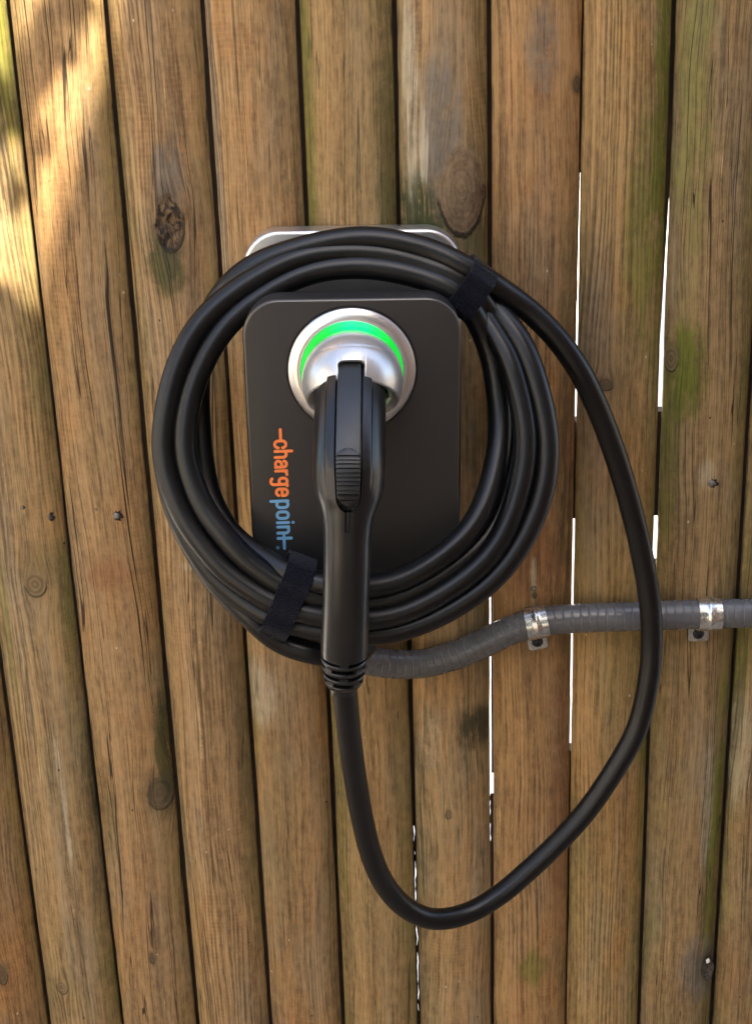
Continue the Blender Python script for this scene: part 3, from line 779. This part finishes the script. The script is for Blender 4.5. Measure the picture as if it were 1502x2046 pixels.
F += [tuple(range(ncs))[::-1], tuple(range((len(gc)-1)*ncs, len(gc)*ncs))]
handle = mesh_obj('plug_handle', V, F, plastic, cable, auto=50)
bm = bmesh.new(); bm.from_mesh(handle.data); bmesh.ops.recalc_face_normals(bm, faces=bm.faces); bm.to_mesh(handle.data); bm.free()

def bar_on_handle(name, y0, y1, hwn, h0, h1, mat, ribs=0, round_ends=0.0, parent=None, taper=None):
    """a bar lying in the groove; hwn half-width normalised, heights in m relative to the surface"""
    Ys = np.array([proj_y(gc[k]+gframe(k)[2]*gb[k]) for k in range(len(gc))])
    ys = np.linspace(y0, y1, 120 if ribs else 60)
    xs_ = np.concatenate([[-1, -1], np.linspace(-.94, .94, 17), [1, 1]])
    V = []
    for y in ys:
        kf = np.interp(y, Ys, np.arange(len(gc))); k = int(round(kf)); T, S, N = gframe(k)
        c = np.array([np.interp(kf, np.arange(len(gc)), gc[:, q]) for q in range(3)]); a = np.interp(kf, np.arange(len(gc)), ga); b = np.interp(kf, np.arange(len(gc)), gb)
        hw = hwn*a
        if round_ends:
            dd = min(y-y0, y1-y)
            if dd < round_ends: hw *= math.sqrt(max(.0004, 1-((round_ends-dd)/round_ends)**2))
        hh = h1
        if ribs:
            ph_ = (y-y0-10)/(y1-y0-20)*ribs
            if 0 <= ph_ <= ribs: hh = h1-.0016*(1 if (ph_ % 1) > .62 else 0)
            hh -= .0018*(abs((y-(y0+y1)/2)/((y1-y0)/2))**2.5)
        for j, x in enumerate(xs_):
            low = j in (0, len(xs_)-1)
            zz = h0 if low else hh-(.0009 if abs(x) == 1 else 0) - (.0006*x*x)
            V.append(c+S*hw*x+N*(b+zz))
    nc = len(xs_); F = grid_faces(len(ys), nc)
    F += [tuple(range(nc))[::-1], tuple(range((len(ys)-1)*nc, len(ys)*nc))]
    o = mesh_obj(name, V, F, mat, parent, auto=35)
    bm = bmesh.new(); bm.from_mesh(o.data); bmesh.ops.recalc_face_normals(bm, faces=bm.faces); bm.to_mesh(o.data); bm.free()
    return o
bar_on_handle('latch', 722, 925, .335, -.0078, .0030, slate_m, parent=handle)
bar_on_handle('thumb_button', 898, 1010, .335, -.0078, .0062, simple('button_rubber', (.008, .008, .0085), .42), ribs=11, round_ends=22, parent=handle)

# strain relief: stacked rings tapering to the cord
Tn = GT[-1]; base = gc[-1]
def srp(t, r, seg=48, e=2.0):
    T = Tn; S = np.array([1.0, 0, 0]); S -= np.dot(S, T)*T; S /= np.linalg.norm(S); N = np.cross(S, T)
    a = np.linspace(0, 2*math.pi, seg, endpoint=False)
    return [base+T*t+r*(math.cos(q)*S+math.sin(q)*N) for q in a]
LSR = .0375; k_ = 47/ppm(688, 1296, .26)
prof = [(0.0, k_), (.0035, k_*1.0)]
t = .0045; V = []; 
def rr_at(t): q = t/LSR; return k_*(1.0-.24*q**1.8)
rings = [(0, k_*.98), (.0048, k_*.985)]
for n_ in range(4):
    t0 = .0056+n_*.0082
    rings += [(t0, rr_at(t0)*.70), (t0+.0019, rr_at(t0)*.70), (t0+.0024, rr_at(t0)*.97), (t0+.0034, rr_at(t0)*1.0), (t0+.0058, rr_at(t0+.004)*1.0), (t0+.0070, rr_at(t0+.006)*.96)]
rings += [(.0385, rr_at(.036)*.93), (.0392, CR*1.1), (.046, CR*1.06), (.0465, CR*.98)]
for t, r in rings: V += srp(t, r)
F = grid_faces(len(rings), 48, wrap_c=True)
sr = mesh_obj('strain_relief', V, F, plastic, handle, auto=30)
bm = bmesh.new(); bm.from_mesh(sr.data); bmesh.ops.recalc_face_normals(bm, faces=bm.faces); bm.to_mesh(sr.data); bm.free()
# webs that bridge the rings
for ang in (90, 0, 180, 270):
    parts = []
    for n_ in range(4):
        t0 = .0056+n_*.0082
        off = 0 if n_ % 2 == 0 else 45
        S = np.array([1.0, 0, 0]); S -= np.dot(S, Tn)*Tn; S /= np.linalg.norm(S); N = np.cross(S, Tn)
        q = R(ang+off); dr = math.cos(q)*S+math.sin(q)*N; sd = np.cross(Tn, dr)
        rm = rr_at(t0)*.84
        parts.append(box(base+Tn*(t0+.0012)+dr*rm, (1, 1, 1)))
        vb_ = parts[-1][0]-(base+Tn*(t0+.0012)+dr*rm)
        rotm = np.stack([sd*.0085, Tn*.0042, dr*rr_at(t0)*.27], 1)
        parts[-1] = ((vb_ @ rotm.T)+(base+Tn*(t0+.0012)+dr*rm), parts[-1][1])
    v, f = merge(parts); mesh_obj('relief_rib', v, f, plastic, handle, smooth=False)

# ------------------------------------------------------------------ hook-and-loop straps
velcro = NT('navy_hook_and_loop_fabric'); vv = velcro.obj()
vn = velcro.n('ShaderNodeTexVoronoi'); velcro.put(vv, vn.inputs['Vector']); vn.inputs['Scale'].default_value = 620
vh = velcro.add(velcro.mul(vn.outputs['Distance'], .9), velcro.noise(vv, 900, 3))
velcro = velcro.set(color=velcro.mix(velcro.ss(vh, .5, 1.3), (.0008, .0008, .0020), (.0065, .0075, .016)), rough=.95, spec=.1, sheen=.08, sheenr=.5, normal=velcro.bump(vh, 1.0, .0014))
def strap(name, label, ang, r_in, r_out, d_in, d_out, width_px, tilt=0.0, tail=False):
    rm = (r_in+r_out)/2
    c = at(CX+rm*math.cos(R(ang)), CY-rm*math.sin(R(ang)), (d_in+d_out)/2)
    pi_ = at(CX+r_in*math.cos(R(ang)), CY-r_in*math.sin(R(ang)), (d_in+d_out)/2)
    po_ = at(CX+r_out*math.cos(R(ang)), CY-r_out*math.sin(R(ang)), (d_in+d_out)/2)
    rad = po_-pi_; Lr = np.linalg.norm(rad); rad /= Lr
    rad = rad*math.cos(tilt)+np.cross(np.array([0, -1.0, 0]), rad)*math.sin(tilt)
    dpt = np.array([0, -1.0, 0]); tan = np.cross(rad, dpt); tan /= np.linalg.norm(tan)
    hr, hd = Lr/2, abs(d_out-d_in)/2
    W = width_px/ppm(*(CX, CY), .15)
    n = 96; mm = 15
    Vs = []
    for layer in (0, 1):
        th = .0 if layer else .0018
        for j in range(mm):
            s = (j/(mm-1)-.5)*W
            for k in range(n):
                a = 2*math.pi*k/n
                ex = 2/3.2
                x = (hr+th)*math.copysign(abs(math.cos(a))**ex, math.cos(a)); y = (hd+th)*math.copysign(abs(math.sin(a))**ex, math.sin(a))
                # the fabric dips a little between the strands
                dip = .0014*math.cos(x/hr*math.pi*3.0)*(1 if abs(y) > hd*.7 else 0)
                y += dip
                p = c+rad*x+dpt*y+tan*s
                nz = .0004*mnoise.noise(Vector(p*600))+.0003*mnoise.noise(Vector(p*90)) if layer == 0 else 0
                edge = .0006*mnoise.noise(Vector((k*.5, ang, j))) if j in (0, mm-1) else 0
                Vs.append(p+(rad*math.cos(a)+dpt*math.sin(a))*nz+tan*edge*(1 if j else -1))
    F = []
    for layer in (0, 1):
        F += [tuple(q+layer*mm*n for q in f) for f in grid_faces(mm, n, wrap_c=True)]
    for k in range(n):
        k2 = (k+1) % n
        F.append((k, k2, mm*n+k2, mm*n+k)); F.append(((mm-1)*n+k, (mm-1)*n+k2, (2*mm-1)*n+k2, (2*mm-1)*n+k))
    o = mesh_obj(name, Vs, F, velcro, None, auto=60)
    bm = bmesh.new(); bm.from_mesh(o.data); bmesh.ops.recalc_face_normals(bm, faces=bm.faces); bm.to_mesh(o.data); bm.free()
    tag(o, label, 'strap', 'hook and loop straps binding the coiled cable')
    return o, c, rad, dpt, tan, hr, hd, W
st1 = strap('cable_strap', 'dark fuzzy cable strap at the upper right of the coil', 53.5, 332, 438,   .062, .121, 57, 0.0)
st2 = strap('cable_strap', 'dark fuzzy cable strap at the lower left of the coil beside the plug handle', 246.5, 256, 411, .168, .2145, 58, 0.0)

# ------------------------------------------------------------------ conduit
CONR = 29.5/ppm(1250, 1235, .018)
cp = [(640, 1235, .06), (680, 1290, .045), (730, 1318, .03), (790, 1327, .022), (850, 1325, .018), (910, 1309, .017), (960, 1288, .017), (1010, 1264, .017), (1062, 1246, .017), (1120, 1238, .017),
      (1190, 1234, .017), (1260, 1232, .017), (1340, 1229, .017), (1420, 1227, .017), (1520, 1225, .017), (1640, 1222, .017), (1740, 1220, .017)]
cpath = smooth_path(catmull([at(a, b, c) for a, b, c in cp], 1500), 10)
arc = np.concatenate([[0], np.cumsum(np.linalg.norm(np.diff(cpath, axis=0), axis=1))])
pit = .0092
phs = (arc % pit)/pit
cr = CONR*np.where(phs < .12, .974, np.where(phs < .24, 1.005, 1.0))
con_m = NT('grey_flexible_conduit_pvc'); vv = con_m.obj()
con_m = con_m.set(color=con_m.mix(con_m.noise(vv, 30, 4), (.080, .081, .085), (.118, .118, .120)), rough=con_m.add(.20, con_m.mul(con_m.noise(vv, 50, 3), .14)), spec=.5, normal=con_m.bump(con_m.noise(vv, 500, 2), .02, .0006))
v, f = tube(cpath, cr, 28)
o = mesh_obj('flexible_conduit', v, f, con_m); tag(o, 'ribbed grey flexible conduit running from the charger to the right along the fence', 'conduit')

# pipe clamps
zinc = NT('zinc_plated_steel'); vv = zinc.obj()
zn = zinc.noise(vv, 55, 4, .6)
zinc = zinc.set(color=zinc.mix(zinc.ss(zn, .35, .65), (.55, .56, .545), (.66, .655, .61)), metal=.95, rough=zinc.add(.16, zinc.mul(zinc.noise(vv, 140, 3), .20)), normal=zinc.bump(zinc.noise(vv, 700, 3), .04, .0004))
screw_m = simple('dark_screw_steel', (.035, .038, .045), .38, .7, var=.3, vs=400)
def clamp(px, label, wpx, tabdx):
    k = np.argmin([abs(751+FPX*np.dot(p-cam_pos, RT)/np.dot(p-cam_pos, Fw)-px) for p in cpath])
    c = cpath[k]; T = cpath[min(k+8, len(cpath)-1)]-cpath[k-8]; T /= np.linalg.norm(T)
    dpt = np.array([0, -1.0, 0]); upv = np.cross(dpt, T); upv /= np.linalg.norm(upv)
    if upv[2] < 0: upv = -upv
    root = empty('pipe_clamp', tuple(c), label, 'clamp', 'steel clamps holding the conduit to the fence')
    W = wpx/ppm(px, 1235, .02)
    th = .0016; Rr = CONR+.0005
    prof = []                                 # (up, depth) centre line then thickness outward
    for q in np.linspace(-168, 6, 40):        # from the wall above, over the front, down to the tab
        pass
    pin, pout = [], []
    for q in np.linspace(150, -64, 44):
        a = R(q); pin.append((Rr*math.sin(a), Rr*math.cos(a))); pout.append(((Rr+th)*math.sin(a), (Rr+th)*math.cos(a)))
    # bend into the tab that lies on the wood
    zw = -(CONR)+.0008
    a = R(-70); e_in = pin[-1]
    pin += [(-Rr*.985-.0004, zw+.0042), (-Rr-.0012, zw+.0012)]; pout += [(-Rr*.985-.0024, zw+.0046), (-Rr-.0024, zw+.0024)]
    band_n = len(pin)
    ns = 21; V = []
    ss_ = np.linspace(-.5, .5, ns)
    for lay, pp in ((0, pout), (1, pin)):
        for i_, (u_, d_) in enumerate(pp):
            for s_ in ss_:
                rib = .0016*math.exp(-((s_)/.10)**2)*(1 if lay == 0 else 1)*sstep(i_, 3, 8)*(1-sstep(i_, band_n-9, band_n-4))
                rr_ = math.hypot(u_, d_); k2 = (rr_+rib)/rr_
                wid = W*(1-.10*math.sin(i_/band_n*math.pi)) if False else W
                V.append(c+upv*u_*k2+dpt*d_*k2+T*s_*wid)
    F = grid_faces(band_n, ns)
    F += [tuple(q+band_n*ns for q in reversed(f_)) for f_ in grid_faces(band_n, ns)]
    m2 = band_n*ns
    for i_ in range(band_n-1):
        F.append((i_*ns, (i_+1)*ns, m2+(i_+1)*ns, m2+i_*ns)); F.append((i_*ns+ns-1, m2+i_*ns+ns-1, m2+(i_+1)*ns+ns-1, (i_+1)*ns+ns-1))
    for j in range(ns-1):
        F.append((j, m2+j, m2+j+1, j+1)); q = (band_n-1)*ns; F.append((q+j, q+j+1, m2+q+j+1, m2+q+j))
    bo = mesh_obj('clamp_band', V, F, zinc, root, auto=40)
    bm = bmesh.new(); bm.from_mesh(bo.data); bmesh.ops.recalc_face_normals(bm, faces=bm.faces); bm.to_mesh(bo.data); bm.free()
    # tab
    tw = W*.90; tc = c-upv*(Rr+.0110)+T*(tabdx/1870)+dpt*(zw+.0012)
    out = []
    for x_, u_ in rrect(tw, .0215, .003, 5): out.append((x_, u_))
    m_ = len(out)
    for q_ in range(m_):
        x_, u_ = out[q_]
        if u_ < 0: out[q_] = (x_, u_-.0012*(1-(x_/(tw/2))**2))
    Vt = [tc+T*x_+upv*u_+dpt*.0009 for x_, u_ in out]+[tc+T*x_+upv*u_-dpt*.0009 for x_, u_ in out]
    Ft = [tuple(range(m_)), tuple(range(m_, 2*m_))[::-1]]+[(q, (q+1) % m_, m_+(q+1) % m_, m_+q) for q in range(m_)]
    to = mesh_obj('clamp_tab', Vt, Ft, zinc, root, auto=30)
    # screw head with a cross slot in a washer hole
    sc = tc-upv*.0022+dpt*.0009
    prof_ = [(.0062, .0003), (.0060, .0004), (.0052, .0002), (.0050, .0020), (.0040, .0030), (.0018, .0034), (.0014, .0018), (.0001, .0018)]
    Vq = []
    for r_, d_ in prof_:
        for a_ in range(24): Vq.append(sc+T*r_*math.cos(a_/24*2*math.pi)+upv*r_*math.sin(a_/24*2*math.pi)+dpt*d_)
    mesh_obj('screw', Vq, grid_faces(len(prof_), 24, wrap_c=True), screw_m, root, auto=30)
    return root
clamp(1071, 'zinc steel clamp on the conduit nearest the charger, below the screw hole in the plank', 44, -5)
clamp(1414, 'zinc steel clamp on the conduit at the far right, beyond the hanging loop of cable', 46, -12)

# fuzz on the straps: short curled hairs
for o, c, rad, dpt, tan, hr, hd, W in (st1, st2):
    me = o.data; nv = len(me.vertices)//2
    V, F = [], []
    for q in range(5200):
        a = random.uniform(0, 2*math.pi); sx = random.uniform(-.5, .5)*W
        ex = 2/3.2
        x = (hr+.0018)*math.copysign(abs(math.cos(a))**ex, math.cos(a)); y = (hd+.0018)*math.copysign(abs(math.sin(a))**ex, math.sin(a))
        if y < -hd*.5: continue
        p = c+rad*x+dpt*y+tan*sx
        nrm_ = rad*math.cos(a)+dpt*math.sin(a)
        d1 = nrm_*random.uniform(.0003, .0011)+tan*random.uniform(-.0012, .0012)+rad*random.uniform(-.0012, .0012)
        sd_ = np.cross(d1, nrm_); l_ = np.linalg.norm(sd_)
        if l_ < 1e-9: continue
        sd_ = sd_/l_*.00013
        b0 = len(V); V += [p-sd_, p+sd_, p+d1]; F.append((b0, b0+1, b0+2))
    mesh_obj('strap_fuzz', V, F, velcro, o, smooth=False)

# unseen tree added so its leaves break up the patch of sun
bark = simple('tree_bark', (.12, .09, .06), .9, var=.4, vs=20, bump=.8, bs=60, bd=.01)
leafm = NT('green_leaves'); vv = leafm.obj()
leafm = leafm.set(color=leafm.mix(leafm.noise(vv, 6, 3), (.045, .09, .02), (.10, .15, .03)), rough=.5)
tree = empty('shading_tree', (-.1, -3.3, 0), 'unseen leafy tree added behind the viewer, its bough and crown shading the fence', 'tree')
TD = 2.3
def up_sun(px, py, t=TD): return at(px, py, 0)+SUN*t
bough_a = up_sun(0, 800)+np.array([-.25, -.3, -.1]); tips = [up_sun(60, 620), up_sun(-40, 200), up_sun(20, 900)]
tr = [(-.1, -3.3, 0), (-.08, -3.28, 1.2), (.0, -3.3, 2.2), (.1, -3.4, 3.2), (.2, -3.6, 4.2)]
P = catmull(tr, 40); v, f = tube(P, np.linspace(.11, .05, 40), 12); mesh_obj('trunk', v, f, bark, tree)
P = catmull([(0, -3.3, 2.2), tuple((np.array([0, -3.3, 2.2])+bough_a)/2+np.array([0, 0, .12])), tuple(bough_a), tuple(tips[0])], 50); v, f = tube(P, np.linspace(.045, .008, 50), 8); mesh_obj('bough', v, f, bark, tree)
for tp in tips[1:]:
    P = catmull([tuple(bough_a-np.array([.1, .1, .02])), tuple((bough_a+tp)/2+np.array([0, 0, .04])), tuple(tp)], 20); v, f = tube(P, np.linspace(.012, .004, 20), 6); mesh_obj('bough', v, f, bark, tree)
V, F = [], []
def leaf(p, L):
    d = np.array([random.gauss(0, 1) for _ in range(3)]); d /= np.linalg.norm(d)
    n_ = SUN+np.array([random.gauss(0, .5) for _ in range(3)]); sd_ = np.cross(d, n_); sd_ /= np.linalg.norm(sd_); d = np.cross(sd_, n_); d /= np.linalg.norm(d)
    up_ = np.cross(sd_, d)*L*.08
    b0 = len(V)
    for a_, b_, c_ in ((0, 0, 0), (.3, .26, 1), (.65, .22, 1), (1, 0, 0), (.65, -.22, 1), (.3, -.26, 1)): V.append(p+d*L*a_+sd_*L*b_+up_*c_)
    F.append((b0, b0+1, b0+2, b0+3)); F.append((b0, b0+3, b0+4, b0+5))
def cluster(px, py, rx, ry, n_, L=.05, rot=0):
    for _ in range(n_):
        a = random.uniform(0, 2*math.pi); q = math.sqrt(random.random())
        x = rx*q*math.cos(a); y = ry*q*math.sin(a); c_, s_ = math.cos(R(rot)), math.sin(R(rot))
        leaf(up_sun(px+x*c_-y*s_, py+x*s_+y*c_, TD+random.uniform(-.18, .18))-np.array([L*.3, 0, 0]), L)
cluster(-60, 1090, 260, 400, 520, .07)  # leaf clusters placed up-sun of the spots they shade
cluster(90, 800, 150, 150, 110, .06)
cluster(0, 205, 95, 26, 26, .035, -38)
cluster(120, 90, 150, 16, 26, .035, -62)
cluster(70, 330, 60, 14, 9, .03, -50)
fo = mesh_obj('foliage', V, F, leafm, tree, smooth=False); fo['kind'] = 'stuff'
V, F = [], []
for _ in range(7500):
    th = random.uniform(0, 2*math.pi); ph_ = math.acos(random.uniform(-1, 1)); q = random.uniform(.5, 1)**.5
    leaf(np.array([.15+1.35*q*math.sin(ph_)*math.cos(th), -3.9+1.0*q*math.sin(ph_)*math.sin(th), 2.9+1.35*q*math.cos(ph_)]), .11)
fo = mesh_obj('crown', V, F, leafm, tree, smooth=False); fo['kind'] = 'stuff'  # crown added in front to hold back sky light

# the loose end of the upper strap folded under the bundle
c0 = at(915, 620, .112); dr_ = at(945, 637, .112)-at(885, 600, .112); Ld = np.linalg.norm(dr_); dr_ /= Ld
nn = np.cross(dr_, np.array([0, -1.0, 0])); V = []
for k in range(9):
    s_ = (k/8-.5)*Ld
    for j, (a_, b_) in enumerate(((-.006, -.0), (.0045, .0008), (.0052, -.0012), (-.006, -.003))):
        V.append(c0+dr_*s_-nn*np.sign(nn[2])*(a_+.0006*math.sin(k*1.3))+np.array([0, -b_, 0]))
mesh_obj('strap_end', V, grid_faces(9, 4, wrap_c=True)+[(0, 1, 2, 3), (35, 34, 33, 32)], velcro, st1[0], smooth=False)
